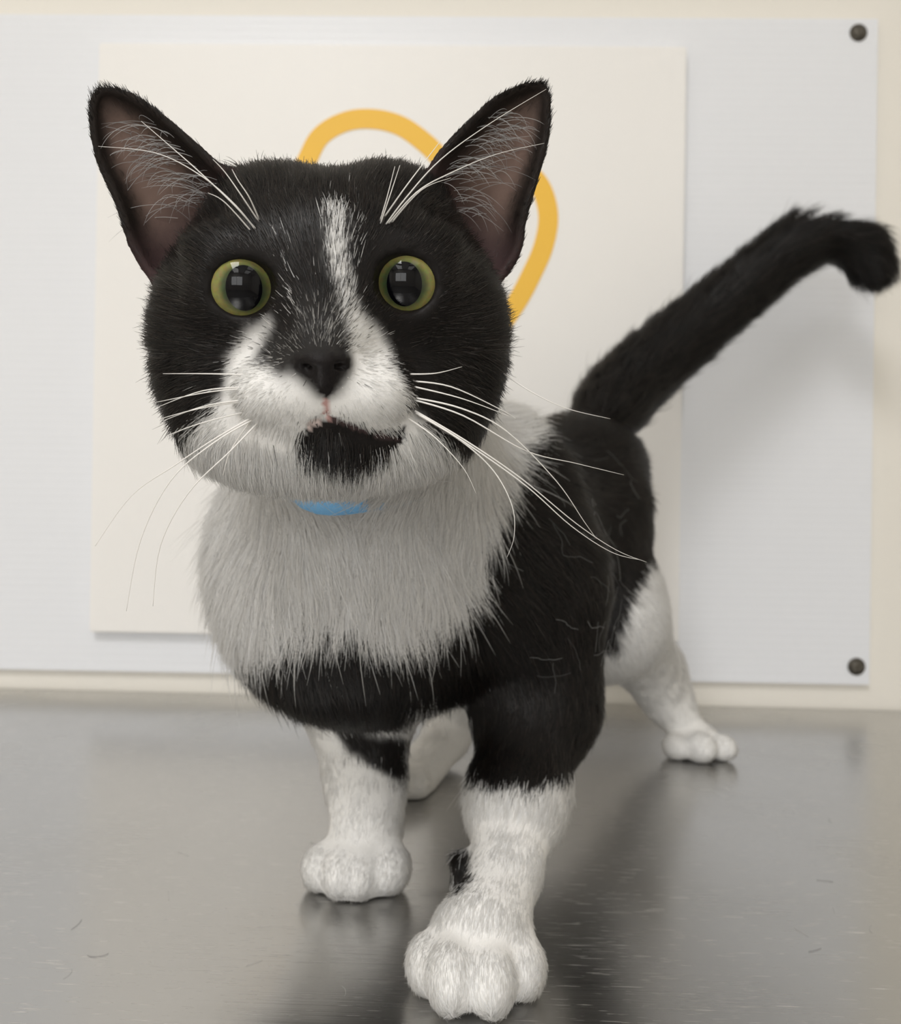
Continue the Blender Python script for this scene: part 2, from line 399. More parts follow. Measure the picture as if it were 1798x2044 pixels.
def sdf(P):
    d = np.full(len(P), BIG)
    for p in prims:
        lo, hi = prim_bound(p); i = cslice(P, lo, hi, .03)
        if len(i): d[i] = smin(d[i], prim_d(p, P[i]), p[2])
    for nm, (Q, S) in EARS.items():
        i = cslice(P, Q.min(0), Q.max(0), .006)
        if len(i):
            e, ix = nearest(P[i], Q)
            d[i] = smin(d[i], e - (.0012 + .0007 * (1 - S[ix, 1])), .004)
    for e, c in zip(EYES, eye_c):                # eye openings
        B = HB @ np.array([[math.cos(e[4]), 0, -math.sin(e[4])], [0, 1, 0], [math.sin(e[4]), 0, math.cos(e[4])]])
        p = ('e', (c + HF * .0145, np.array((e[2], 1.0, e[3])) * .01, B)); i = cslice(P, p[1][0], p[1][0], .016)
        if len(i): d[i] = smax(d[i], -prim_d(p, P[i]), .0012)
    for p in carve:
        lo, hi = prim_bound(p); i = cslice(P, lo, hi, .01)
        if len(i): d[i] = smax(d[i], -prim_d(p, P[i]), .0015)
    for px in (612, 676):                        # nostrils
        p = ('e', (H(px, 733, 5.15), np.array((.20, .25, .10)) * .01, HB)); i = cslice(P, p[1][0], p[1][0], .008)
        if len(i): d[i] = smax(d[i], -prim_d(p, P[i]), .0008)
    return np.maximum(d, .0006 - P[:, 2])        # soles are flat, just above the table

def surface_nets(lo, hi, hc, sub):
    n = np.ceil((hi - lo) / hc).astype(int); hf = hc / sub
    g = np.stack(np.meshgrid(*[np.arange(k) for k in n], indexing='ij'), -1).reshape(-1, 3)
    dc = sdf(lo + (g + .5) * hc)
    g = g[np.abs(dc) < hc * 1.25]
    off = np.stack(np.meshgrid(*[np.arange(sub)] * 3, indexing='ij'), -1).reshape(-1, 3)
    cells = (g[:, None] * sub + off[None]).reshape(-1, 3)
    N = n * sub + 2
    key = lambda c: (c[..., 0].astype(np.int64) * N[1] + c[..., 1]) * N[2] + c[..., 2]
    co = np.array([[i, j, k] for i in (0, 1) for j in (0, 1) for k in (0, 1)])
    ck = key(cells[:, None] + co[None]); uk, inv = np.unique(ck.ravel(), return_inverse=True)
    kz = uk % N[2]; ky = (uk // N[2]) % N[1]; kx = uk // (N[1] * N[2])
    V = sdf(lo + np.stack([kx, ky, kz], 1) * hf)
    cv = V[inv.reshape(ck.shape)]
    act = (cv.min(1) < 0) & (cv.max(1) >= 0)
    cells, cv = cells[act], cv[act]
    acc = np.zeros((len(cells), 3)); cnt = np.zeros(len(cells))
    for a in range(8):
        for ax in range(3):
            if co[a][ax]: continue
            b = a + (4, 2, 1)[ax]
            va, vb = cv[:, a], cv[:, b]; m = (va < 0) != (vb < 0)
            t = va[m] / (va[m] - vb[m]); q = np.repeat(co[a][None].astype(float), m.sum(), 0); q[:, ax] += t
            acc[m] += q; cnt[m] += 1
    verts = lo + (cells + acc / cnt[:, None]) * hf
    kk = key(cells); order = np.argsort(kk); ks = kk[order]
    def find(c):
        k = key(c); i = np.clip(np.searchsorted(ks, k), 0, len(ks) - 1); return np.where(ks[i] == k, order[i], -1)
    F = []
    for ax in range(3):
        b = (4, 2, 1)[ax]; m = (cv[:, 0] < 0) != (cv[:, b] < 0)
        c = cells[m]; e1 = np.zeros(3, int); e2 = np.zeros(3, int); e1[(ax + 1) % 3] = 1; e2[(ax + 2) % 3] = 1
        q = np.stack([find(c), find(c - e1), find(c - e1 - e2), find(c - e2)], 1)
        flip = cv[m, 0] >= 0; q[flip] = q[flip][:, ::-1]
        F.append(q[(q >= 0).all(1)])
    return verts, np.concatenate(F)
lo = np.array((-.17, .22, -.006)); hi = np.array((.40, .79, .40))
V, F = surface_nets(lo, hi, .0056, 4)
print('cat mesh', len(V), len(F), round(time.time() - T0, 1))

me = bpy.data.meshes.new('cat'); me.from_pydata(V.tolist(), [], F.tolist()); me.update()
bm = bmesh.new(); bm.from_mesh(me)                # keep the largest shell only
bm.normal_update(); bm.to_mesh(me); bm.free()
VN = np.empty(len(V) * 3); me.vertices.foreach_get('normal', VN); VN = VN.reshape(-1, 3)
if ((V - chest)[np.linalg.norm(V - chest, axis=1) < .08] * VN[np.linalg.norm(V - chest, axis=1) < .08]).sum() < 0:
    me.flip_normals(); VN = -VN; F = F[:, ::-1]

# ------------------------------------------------------------------ per-vertex part and hair flow
nP = len(prims); pid = np.array([PARTS.index(p[3]) for p in prims])
best = np.full(len(V), 1.); part = np.zeros(len(V), int); flow = np.zeros((len(V), 3))
for p, k in zip(prims, pid):
    lo_, hi_ = prim_bound(p); i = cslice(V, lo_, hi_, .035)
    if not len(i): continue
    d = prim_d(p, V[i]); m = d < best[i]; best[i[m]] = d[m]; part[i[m]] = k
    wgt = np.exp(-np.maximum(d, 0) / .006)
    flow[i] += wgt[:, None] * (p[4] / (np.linalg.norm(p[4]) + 1e-9))
ear_s = np.zeros(len(V)); ear_t = np.zeros(len(V))
for nm, (Q, S) in EARS.items():
    i = cslice(V, Q.min(0), Q.max(0), .006)
    d, ix = nearest(V[i], Q); m = (d < .0035) & (d - .0015 < best[i] + .0008)
    j = i[m]; part[j] = PARTS.index(nm); ear_s[j] = S[ix[m], 0]; ear_t[j] = S[ix[m], 1]
Pn = lambda n: PARTS.index(n)
is_ear = (part == Pn('ear_l')) | (part == Pn('ear_r'))
hl = (V - HO) @ HB * 100                          # head-local cm (right, forward, up)
ish = part == Pn('head')
rad = V - NOSE; rad -= (rad * VN).sum(1)[:, None] * VN
fl = rad / (np.linalg.norm(rad, axis=1)[:, None] + 1e-9)
fl = fl - HF * .35 + np.where(hl[:, 2:3] < -1.5, -HU * .5, HU * .0)
flow[ish] = fl[ish]
chin = ish & (hl[:, 2] < -3.6)
flow[chin] = (-HU * 1.0 + HF * .1 + HR * (hl[:, :1] * .12))[chin]
flow[is_ear] = (HU + HR * np.sign(hl[:, :1]) * .6)[is_ear]
fn = flow - (flow * VN).sum(1)[:, None] * VN
fn /= np.linalg.norm(fn, axis=1)[:, None] + 1e-9
ear_in = is_ear & ((VN @ HF) > -.05)

# ------------------------------------------------------------------ coat pattern
def wob(P, f, seed):
    q = np.random.default_rng(seed); o = np.zeros((len(P), 3))
    for _ in range(5):
        kv = q.normal(0, f, (3,)); o += np.sin(P @ kv + q.uniform(0, 6.28))[:, None] * q.normal(0, 1, 3)
    return o / 2.2
def inpoly(x, y, poly):
    P = np.array(poly, float); r = np.zeros(len(x), bool); j = len(P) - 1
    for i in range(len(P)):
        xi, yi = P[i]; xj, yj = P[j]
        c = ((yi > y) != (yj > y)) & (x < (xj - xi) * (y - yi) / (yj - yi + 1e-12) + xi); r ^= c; j = i
    return r
FACE_W = [(548, 622), (525, 642), (496, 656), (474, 690), (460, 730), (444, 785), (420, 822), (388, 852), (374, 890), (330, 940), (400, 1030), (660, 1070), (960, 1040), (1010, 935),
          (962, 924), (925, 912), (885, 882), (852, 856), (826, 842), (818, 792), (800, 748), (776, 702), (748, 664), (718, 632), (706, 600), (696, 540), (690, 480), (688, 425), (682, 398),
          (655, 396), (655, 430), (656, 480), (662, 530), (668, 575), (682, 630), (692, 660), (700, 690), (708, 722), (690, 750), (657, 797), (640, 797), (604, 752), (578, 738), (545, 748), (515, 732),
          (508, 704), (520, 674), (545, 640)]
CHIN_B = [(655, 836), (690, 848), (740, 868), (775, 874), (812, 852), (802, 890), (772, 920), (732, 938), (680, 948), (630, 940), (598, 920), (592, 895), (610, 862), (632, 844)]
BRIDGE = [(590, 600), (600, 690), (640, 705), (700, 690), (690, 640), (670, 590), (640, 610), (615, 600)]
LSTREAK = [(545, 470), (565, 470), (580, 560), (585, 620), (550, 640), (560, 590), (545, 520)]
GREYN = [(510, 690), (520, 672), (560, 650), (600, 690), (590, 730), (545, 748), (512, 730)]
STRIPE = [(640, 385), (715, 400), (718, 480), (705, 560), (716, 620), (680, 640), (660, 560), (648, 470)]
CHEST_W = [(300, 800), (1050, 740), (1075, 800), (1082, 865), (1050, 935), (1018, 1010), (986, 1090), (972, 1150), (965, 1190), (925, 1245), (870, 1280), (800, 1305), (745, 1298), (700, 1280),
           (640, 1278), (565, 1300), (528, 1325), (470, 1330), (380, 1250), (340, 900)]
BELLY_W = [(822, 1418), (945, 1428), (940, 1500), (925, 1600), (800, 1600), (808, 1450)]
LEGB_B = [(668, 1432), (720, 1462), (812, 1478), (815, 1565), (772, 1548), (705, 1512), (676, 1472)]
LEGA_B = [(900, 1000), (1300, 1000), (1230, 1400), (1172, 1548), (1112, 1566), (1060, 1580), (1000, 1576), (934, 1566), (930, 1450)]
LEGA_B2 = [(895, 1690), (930, 1690), (944, 1745), (930, 1775), (895, 1780)]
LEGB_TOPB = [(500, 1320), (560, 1300), (820, 1300), (830, 1408), (765, 1440), (690, 1424), (600, 1390), (540, 1345)]
FLANK_B = [(900, 600), (1300, 700), (1318, 1112), (1262, 1200), (1225, 1330), (1190, 1500), (900, 1500)]
def pattern(P, Nn, prt, jit, r):
    """share of white, 0 to 1, at surface points P; jit = jitter in photo pixels at the face's distance"""
    n = len(P); Y = P[:, 1]
    J = rng.normal(0, jit, (n, 2)) if jit else np.zeros((n, 2))
    P_ = P + wob(P, 260, 11) * .0011 + wob(P, 700, 12) * .0006
    x, y = proj(P_); x = x + J[:, 0]; y = y + J[:, 1]
    wv = np.zeros(n); L = (P - HO) @ HB * 100
    h = prt == Pn('head'); front = (L[:, 1] > -1.2)
    a = (inpoly(x, y, FACE_W) & front).astype(float)
    xj = x + rng.normal(0, 9, n); yj = y + rng.normal(0, 9, n); g1 = (inpoly(xj, yj, GREYN) | inpoly(xj, yj, BRIDGE)) & (n != len(V) or True); a = np.where(g1, np.where(r < .30, .0, .12 + .35 * (r - .30) / .70), a)
    a = np.where(inpoly(x, y, STRIPE) , np.where(a > .5, r < .72, r < .16), a)
    a = np.where(inpoly(x, y, LSTREAK), r < .22, a)
    a = np.where(inpoly(x, y, CHIN_B) & (L[:, 2] < -3.3), 0, a); a = np.where((L[:, 2] < -4.6) & (L[:, 1] <= -1.2) & (L[:, 1] > -4) & (np.abs(L[:, 0]) < 4.5), 1, a)
    wv[h] = a[h]
    nk = prt == Pn('neck'); ts = prt == Pn('torso')
    cw = inpoly(x, y, CHEST_W) & (Y < .475)
    wv[nk] = (cw & ~((P[:, 2] > .235) & (Y > .37)))[nk]
    bel = ((Nn[:, 2] < -.45) & (Y > .43) & (P[:, 2] < .115)) | (inpoly(x, y, BELLY_W) & (P[:, 2] < .12))
    wv[ts] = (cw | bel)[ts]
    la = prt == Pn('leg_a'); wv[la] = (~(inpoly(x, y, LEGA_B) | inpoly(x, y, LEGA_B2)))[la] | (inpoly(x, y, CHEST_W))[la]
    lb = prt == Pn('leg_b'); wv[lb] = (~(inpoly(x, y, LEGB_B) | (inpoly(x, y, LEGB_TOPB))))[lb]
    for q in ('leg_c', 'leg_d'):
        lc = prt == Pn(q); wv[lc] = (~(inpoly(x, y, FLANK_B) & (P[:, 2] > .085)) & (P[:, 2] < .155))[lc]
    return wv
wv = pattern(V, VN, part, 0, np.full(len(V), .5))
WHITE = np.array((.90, .89, .873)); BLACK = np.array((.010, .0085, .0078))
wv = np.where((wv > 0) & (wv < .5), .02, wv)
colr = BLACK * 1.0 + (WHITE * .85 - BLACK) * wv[:, None]
EA = np.concatenate([F[:, [0, 1]], F[:, [1, 2]], F[:, [2, 3]], F[:, [3, 0]]])
for _ in range(3):                                # soften the borders of the skin colour
    acc_ = colr.copy(); cn_ = np.ones(len(V))
    for c_ in range(3): acc_[:, c_] += np.bincount(EA[:, 0], colr[EA[:, 1], c_], len(V))
    cn_ += np.bincount(EA[:, 0], minlength=len(V)); colr = acc_ / cn_[:, None]
edge = np.clip((np.minimum(ear_s * .75, 1 - ear_s) - .03) / .27, 0, 1) * np.clip((1 - ear_t) / .35, 0, 1); edge = edge * edge * (3 - 2 * edge)
inner_col = np.array((.014, .010, .008)) * (1 - edge[:, None]) + np.array((.17, .115, .095)) * edge[:, None]
low = np.clip((.40 - ear_t) / .25, 0, 1)[:, None]
inner_col = inner_col * (1 - low) + np.array((.045, .026, .026)) * low
colr[ear_in] = inner_col[ear_in]
# nose leather, lips, eye rims
x, y = proj(V)
colr[ish & inpoly(x, y, [(q[0], q[1] - 4) for q in CHIN_B]) & (hl[:, 2] < -3.15) & (hl[:, 2] > -4.6)] = BLACK
NOSE_P = [(578, 728), (590, 710), (640, 704), (692, 706), (706, 722), (690, 742), (672, 752), (668, 778), (650, 800), (636, 782), (622, 756), (600, 745)]
nose_m = ish & inpoly(x, y, NOSE_P) & (hl[:, 1] > 3.2)
colr[nose_m] = (.012, .010, .010)
def near_chain(P, ch, rr):
    m = np.zeros(len(P), bool)
    for a, b in zip(ch[:-1], ch[1:]): m |= prim_d(('c', (a, b, rr, rr)), P) < 0
    return m
lip = ish & near_chain(V, mouth, .0013); colr[lip & ~nose_m] = (.46, .28, .26)
lip2 = ish & near_chain(V, mouth_l, .0011); colr[lip2] = (.62, .52, .49)
lip3 = ish & near_chain(V, mouth_r, .0013); colr[lip3] = (.06, .04, .04)
eye_m = np.zeros(len(V), bool); eye_o = np.zeros(len(V))
for e, c in zip(EYES, eye_c):
    rr = np.hypot((x - e[0]) / (e[2] * 66), (y - e[1]) / (e[3] * 66))
    m = ish & (rr < 1.05) & (hl[:, 1] > 1.5); eye_m |= m
colr[eye_m] = (.010, .008, .008)
ca = me.color_attributes.new('coat', 'FLOAT_COLOR', 'POINT')
ca.data.foreach_set('color', np.concatenate([colr, np.ones((len(V), 1))], 1).astype(np.float32).ravel())
gl = me.attributes.new('wet', 'FLOAT', 'POINT'); gl.data.foreach_set('value', (nose_m | eye_m).astype(np.float32))

m_skin = mat('cat_skin', (.5, .5, .5), .6, 0, .15)
at = nd(m_skin, 'ShaderNodeAttribute', attribute_name='coat'); ln(m_skin, at.outputs['Color'], bsdf(m_skin).inputs['Base Color'])
aw = nd(m_skin, 'ShaderNodeAttribute', attribute_name='wet'); mr = nd(m_skin, 'ShaderNodeMapRange')
mr.inputs['To Min'].default_value = .75; mr.inputs['To Max'].default_value = .38
ln(m_skin, aw.outputs['Fac'], mr.inputs['Value']); ln(m_skin, mr.outputs['Result'], bsdf(m_skin).inputs['Roughness'])
noise_bump(m_skin, 1800, .25, .0003)
cat = link('cat', me, m_skin, None, True)
tag(cat, 'black and white cat with green eyes standing on the steel table', 'cat')

# ------------------------------------------------------------------ fur
def mat_hair(name, rough=.5, spec=.35):
    m = mat(name, (.5, .5, .5), rough, 0, spec)
    a = nd(m, 'ShaderNodeAttribute', attribute_name='tint'); ln(m, a.outputs['Color'], bsdf(m).inputs['Base Color'])
    # strands lie in a coat: blend each strand's own normal with the normal of the coat it grows from
    an = nd(m, 'ShaderNodeAttribute', attribute_name='coat_normal'); ge = nd(m, 'ShaderNodeNewGeometry')
    mx_ = nd(m, 'ShaderNodeMix', data_type='VECTOR'); mx_.inputs['Factor'].default_value = .72
    ln(m, ge.outputs['Normal'], mx_.inputs[4]); ln(m, an.outputs['Vector'], mx_.inputs[5])
    nv = nd(m, 'ShaderNodeVectorMath', operation='NORMALIZE'); ln(m, mx_.outputs[1], nv.inputs[0]); ln(m, nv.outputs[0], bsdf(m).inputs['Normal'])
    tr = nd(m, 'ShaderNodeBsdfTranslucent'); ln(m, a.outputs['Color'], tr.inputs['Color'])
    ms = nd(m, 'ShaderNodeMixShader'); ms.inputs[0].default_value = .42
    out = m.node_tree.nodes['Material Output']
    ln(m, bsdf(m).outputs[0], ms.inputs[1]); ln(m, tr.outputs[0], ms.inputs[2]); ln(m, ms.outputs[0], out.inputs['Surface'])
    return m
m_fur = mat_hair('cat_fur', .38, .48)
def curves_obj(name, pts, radii, tint, m, parent, nrm=None):
    """pts (n, k, 3), radii (n, k) or (k,), tint (n, 3)"""
    n, k, _ = pts.shape
    cd = bpy.data.hair_curves.new(name); cd.add_curves([k] * n)
    cd.position_data.foreach_set('vector', pts.astype(np.float32).ravel())
    ra = cd.attributes.new('radius', 'FLOAT', 'POINT') if 'radius' not in cd.attributes else cd.attributes['radius']
    ra.data.foreach_set('value', np.broadcast_to(radii, (n, k)).astype(np.float32).ravel())
    ta = cd.attributes.new('tint', 'FLOAT_COLOR', 'CURVE')
    ta.data.foreach_set('color', np.concatenate([tint, np.ones((n, 1))], 1).astype(np.float32).ravel())
    na = cd.attributes.new('coat_normal', 'FLOAT_VECTOR', 'CURVE')
    na.data.foreach_set('vector', (np.repeat(HF[None], n, 0) if nrm is None else nrm).astype(np.float32).ravel())
    cd.materials.append(m)
    o = bpy.data.objects.new(name, cd); COL.objects.link(o); o.parent = parent
    return o
FT = np.concatenate([F[:, [0, 1, 2]], F[:, [0, 2, 3]]])
A = V[FT[:, 0]]; E1 = V[FT[:, 1]] - A; E2 = V[FT[:, 2]] - A
area = np.linalg.norm(np.cross(E1, E2), axis=1) / 2
tp = part[FT[:, 0]]
dens_part = {'head': 4.2e6, 'neck': 1.9e6, 'torso': 1.7e6, 'leg_a': 3.2e6, 'leg_b': 2.6e6, 'leg_c': 1.5e6, 'leg_d': .7e6, 'tail': 1.1e6, 'ear_l': 2.2e6, 'ear_r': 2.2e6}
dens = np.array([dens_part[p] for p in PARTS])[tp]
fc = V[FT].mean(1)
dens = np.where((tp == Pn('head')) & (((fc - HO) @ HF) < -.01), 1.0e6, dens)
dens = np.where((tp == Pn('torso')) & (VN[FT[:, 0]] @ np.array((.2, -.9, .3)) < -.35), .5e6, dens)
noh = nose_m | eye_m | (V[:, 2] < .0012)
dens = np.where(noh[FT].any(1), 0, dens)
dens = np.where(ear_in[FT].all(1), np.where(edge[FT[:, 0]] < .6, 2.0e6, .35e6), dens)
wgt = area * dens; NH = int(wgt.sum())
print('hairs', NH, 'area', area.sum())
fi = rng.choice(len(FT), NH, p=wgt / wgt.sum())
r1 = np.sqrt(rng.random(NH)); r2 = rng.random(NH)
b0, b1, b2 = 1 - r1, r1 * (1 - r2), r1 * r2
def bary(X): return b0[:, None] * X[FT[fi, 0]] + b1[:, None] * X[FT[fi, 1]] + b2[:, None] * X[FT[fi, 2]]
R = bary(V); Nn = bary(VN); Nn /= np.linalg.norm(Nn, axis=1)[:, None] + 1e-9
Tn = bary(fn); Tn -= (Tn * Nn).sum(1)[:, None] * Nn; Tn /= np.linalg.norm(Tn, axis=1)[:, None] + 1e-9
hp = part[FT[fi, 0]]; hin = ear_in[FT[fi, 0]]
rr = rng.random(NH)
len_part = {'head': .0075, 'neck': .016, 'torso': .017, 'leg_a': .008, 'leg_b': .007, 'leg_c': .009, 'leg_d': .010, 'tail': .023, 'ear_l': .0032, 'ear_r': .0032}
lift_part = {'head': .20, 'neck': .26, 'torso': .24, 'leg_a': .15, 'leg_b': .15, 'leg_c': .2, 'leg_d': .3, 'tail': .50, 'ear_l': .15, 'ear_r': .15}
Ln = np.array([len_part[p] for p in PARTS])[hp]; lift = np.array([lift_part[p] for p in PARTS])[hp]
HLc = (R - HO) @ HB * 100
head_r = hp == Pn('head')
dn = np.linalg.norm(R - NOSE, axis=1)
Ln = np.where(head_r, np.clip(.0026 + (dn - .008) * .11, .0024, .0090), Ln)
Ln = np.where(head_r & (HLc[:, 2] < -3.4), np.maximum(Ln, .0085), Ln)
cheek = head_r & (np.abs(HLc[:, 0]) > 4.2); Ln = np.where(cheek, .0095, Ln)
Ln = np.where(head_r & (HLc[:, 2] > 2.8), np.minimum(Ln, .0065), Ln)
lift = np.where(head_r & (HLc[:, 2] > 3.0), .42, lift)
paw = (R[:, 2] < .026) & np.isin(hp, [Pn('leg_a'), Pn('leg_b'), Pn('leg_c'), Pn('leg_d')])
isleg = np.isin(hp, [Pn('leg_a'), Pn('leg_b'), Pn('leg_c'), Pn('leg_d')])
fz = np.clip((R[:, 2] - .016) / .05, 0, 1); Ln = np.where(isleg, .0042 + (Ln - .0042) * fz, Ln); lift = np.where(paw, .2, lift)
Ln = np.where((hp == Pn('torso')) & (R[:, 1] > .5), .016, Ln)
Ln = np.where(hin, np.where(edge[FT[fi, 0]] < .6, .0036, .0022), Ln)
rim = np.isin(hp, [Pn('ear_l'), Pn('ear_r')]) & ~hin & ((Nn @ HF) > -.35); Ln = np.where(rim, .0018, Ln)
for e in EYES:
    ex, ey = proj(R); re = np.hypot((ex - e[0]) / 66, (ey - e[1]) / 66)
    Ln = np.where(head_r & (re < 1.7), np.minimum(Ln, .0022 + .005 * np.clip(re - 1.0, 0, 1)), Ln)
near_l = near_chain(R, mouth, .0022) | near_chain(R, mouth_l, .0018) | near_chain(R, mouth_r, .0018)
Ln = np.where(head_r & near_l, .0022, Ln)
gb = head_r & (np.abs(HLc[:, 0]) < 1.1) & (HLc[:, 2] < .3) & (HLc[:, 2] > -2.2) & (HLc[:, 1] > 3); Ln = np.where(gb, np.maximum(Ln, .0036), Ln); lift = np.where(gb, .3, lift)
Ln = Ln * rng.uniform(.65, 1.2, NH)
guard = rng.random(NH) < .05; Ln = np.where(guard & ~paw & ~hin, Ln * 1.3, Ln); lift = np.where(guard, lift * 1.4, lift)
clump = wob(R, 90, 1) * .12 + wob(R, 420, 2) * np.where(hp == Pn('tail'), .03, .14)[:, None] + rng.normal(0, .09, (NH, 3)) + np.where(hp == Pn('tail'), .16, 0)[:, None] * wob(R, 1300, 5)
fluffy = np.isin(hp, [Pn('tail'), Pn('torso'), Pn('neck')]); clump *= np.where(fluffy, 1.2, .75)[:, None] * np.where(hp == Pn('tail'), 1.25, 1)[:, None] * np.where(isleg, .6, 1)[:, None]
D = Tn + clump; D -= (D * Nn).sum(1)[:, None] * Nn; D /= np.linalg.norm(D, axis=1)[:, None] + 1e-9
lift = np.clip(lift + wob(R, 300, 3)[:, 0] * np.where(hp == Pn('tail'), .0, .08) + wob(R, 900, 6)[:, 0] * np.where(hp == Pn('tail'), .16, .0) + rng.normal(0, .07, NH), .08, 1.1)
jp = R + D * (Ln * .5)[:, None] + rng.normal(0, 1, (NH, 3)) * (np.where(head_r, .0013, .0018) * np.where((rng.random(NH) < .07) & ~isleg, 3.2, 1))[:, None]
hw = pattern(jp, Nn, hp, 0, rr)
lg = np.isin(hp, [Pn('torso'), Pn('neck'), Pn('leg_a')]) & (hw > .5) & (R[:, 2] > .05) & (rng.random(NH) < .05)
Ln = np.where(lg, Ln * rng.uniform(1.2, 1.9, NH), Ln); lift = np.where(lg, lift + .12, lift)
K = 5; s = np.linspace(0, 1, K)[None, :, None]
pts = R[:, None] - Nn[:, None] * .0004 + Ln[:, None, None] * (D[:, None] * s * np.cos(lift)[:, None, None] + Nn[:, None] * np.sin(lift)[:, None, None] * (s - .45 * s * s))
pts = pts + rng.normal(0, 1, (NH, 1, 3)) * (Ln * .07)[:, None, None] * s ** 2
def clumped(mask, n, pull):                        # strands lean together into tufts
    i = np.nonzero(mask)[0]; c = rng.choice(i, n); _, ix = nearest(R[i], R[c]); c = c[ix]
    dv = (R[c] - R[i])[:, None] * s ** 1.5 + (pts[c] - R[c][:, None]) * s * .5 - (pts[i] - R[i][:, None]) * s * .5
    pts[i] += dv * (pull * rng.uniform(.5, 1.1, len(i)))[:, None, None]
pts[..., 2] = np.maximum(pts[..., 2], .0004)
clumped(hp == Pn('tail'), 420, .75)
clumped((hp == Pn('torso')) | (hp == Pn('neck')), 2600, .22)
rad_root = np.where(head_r, .000075, .00010) * np.where(hp == Pn('tail'), 1.3, 1)
radii = rad_root[:, None] * np.array([1, 1, .9, .65, .15])[None]
tint = np.where(hw[:, None] > .5, WHITE, BLACK) * rng.uniform(.8, 1.12, NH)[:, None]
q_ = rng.random(NH); brown = (hw < .5) & (q_ < .25); tint[brown] = np.array((.022, .015, .012))
lightk = (hw < .5) & (q_ > .90) & (head_r | (rng.random(NH) < .3)); tint[lightk] = np.array((.060, .052, .047)) * rng.uniform(.5, 1.3, (lightk.sum(), 1))
grey = (hw < .5) & (rng.random(NH) < .012) & head_r; tint[grey] = (.12, .11, .105)
tint[hin] = inner_col[FT[fi, 0]][hin] * .9
gz = (hw > .0) & (hw < .5); tint[gz] = (np.array((.62, .60, .57)) * ((hw[gz] - .1) / .37)[:, None] ** 1.5 * .9 + .012)
tint = np.clip(tint, 0, .9)
fur = curves_obj('fur', pts, radii, tint, m_fur, cat, Nn)
tag(fur, 'short glossy black and white fur', None, None, 'stuff')

# --- long pale hair inside the ears
def ear_tuft(nm, n):
    Q, S = EARS[nm]; sgn = -1 if nm == 'ear_l' else 1
    sel = np.nonzero((S[:, 0] > .08) & (S[:, 0] < .62) & (S[:, 1] > .14) & (S[:, 1] < .72) & (rng.random(len(S)) < np.exp(-((S[:, 0] - .22) / .22) ** 2)))[0]
    root = rng.choice(sel, n); P0 = Q[root] + HF * .0022
    L_ = rng.uniform(.009, .024, n) * (1 - .35 * S[root, 1])
    k = 7; s = np.linspace(0, 1, k)[None, :, None]
    d0 = HR * sgn * 1.0 + HU * .35 + HF * .38; d1 = HR * sgn * .55 - HU * .75 - HF * .1
    dd0 = d0[None] + rng.normal(0, .22, (n, 3)); dd1 = d1[None] + rng.normal(0, .32, (n, 3))
    pts = P0[:, None] + L_[:, None, None] * (dd0[:, None] * (s - .5 * s * s) + dd1[:, None] * (.5 * s * s))
    return pts
tp_ = np.concatenate([ear_tuft('ear_l', 95), ear_tuft('ear_r', 95)])
o = curves_obj('ear_hair', tp_, np.array([1, 1, .95, .9, .8, .6, .2]) * .00008, np.full((len(tp_), 3), .55) * rng.uniform(.45, 1.15, (len(tp_), 1)), m_fur, cat)
tag(o, 'long pale hairs inside the ears', None, None, 'stuff')

# ------------------------------------------------------------------ eyes
m_iris = mat('cat_iris', (.2, .2, .05), .5, 0, 0, Coat_Weight=1.0, Coat_Roughness=.02, Coat_IOR=1.34)
tc = nd(m_iris, 'ShaderNodeTexCoord'); sp = nd(m_iris, 'ShaderNodeSeparateXYZ'); ln(m_iris, tc.outputs['Object'], sp.inputs[0])
cb = nd(m_iris, 'ShaderNodeCombineXYZ'); ln(m_iris, sp.outputs['X'], cb.inputs['X']); ln(m_iris, sp.outputs['Z'], cb.inputs['Y'])
vl = nd(m_iris, 'ShaderNodeVectorMath', operation='LENGTH'); ln(m_iris, cb.outputs[0], vl.inputs[0])
mr = nd(m_iris, 'ShaderNodeMapRange'); mr.inputs['From Min'].default_value = .0050; mr.inputs['From Max'].default_value = .0102; ln(m_iris, vl.outputs['Value'], mr.inputs['Value'])
rp = nd(m_iris, 'ShaderNodeValToRGB'); e = rp.color_ramp.elements
e[0].position = 0; e[0].color = (.030, .042, .022, 1); e[1].position = 1; e[1].color = (.10, .09, .02, 1)
for pos, c in ((.18, (.060, .075, .030)), (.42, (.19, .185, .062)), (.82, (.26, .235, .075))):
    q = e.new(pos); q.color = (*c, 1)
nz = nd(m_iris, 'ShaderNodeTexNoise'); nz.inputs['Scale'].default_value = 700; ln(m_iris, tc.outputs['Object'], nz.inputs['Vector'])
mx = nd(m_iris, 'ShaderNodeMix', data_type='RGBA', blend_type='OVERLAY'); mx.inputs['Factor'].default_value = .35
ln(m_iris, mr.outputs['Result'], rp.inputs['Fac']); ln(m_iris, rp.outputs['Color'], mx.inputs[6]); ln(m_iris, nz.outputs['Color'], mx.inputs[7])
ln(m_iris, mx.outputs[2], bsdf(m_iris).inputs['Base Color'])
m_pupil = mat('cat_pupil', (.002, .002, .003), .5, 0, 0, Coat_Weight=1.0, Coat_Roughness=.02, Coat_IOR=1.34); noise_bump(m_pupil, 50, .01)
m_globe = mat('cat_eye_rim', (.015, .012, .010), .3, 0, .5, Coat_Weight=1.0, Coat_Roughness=.05); noise_bump(m_globe, 50, .01)
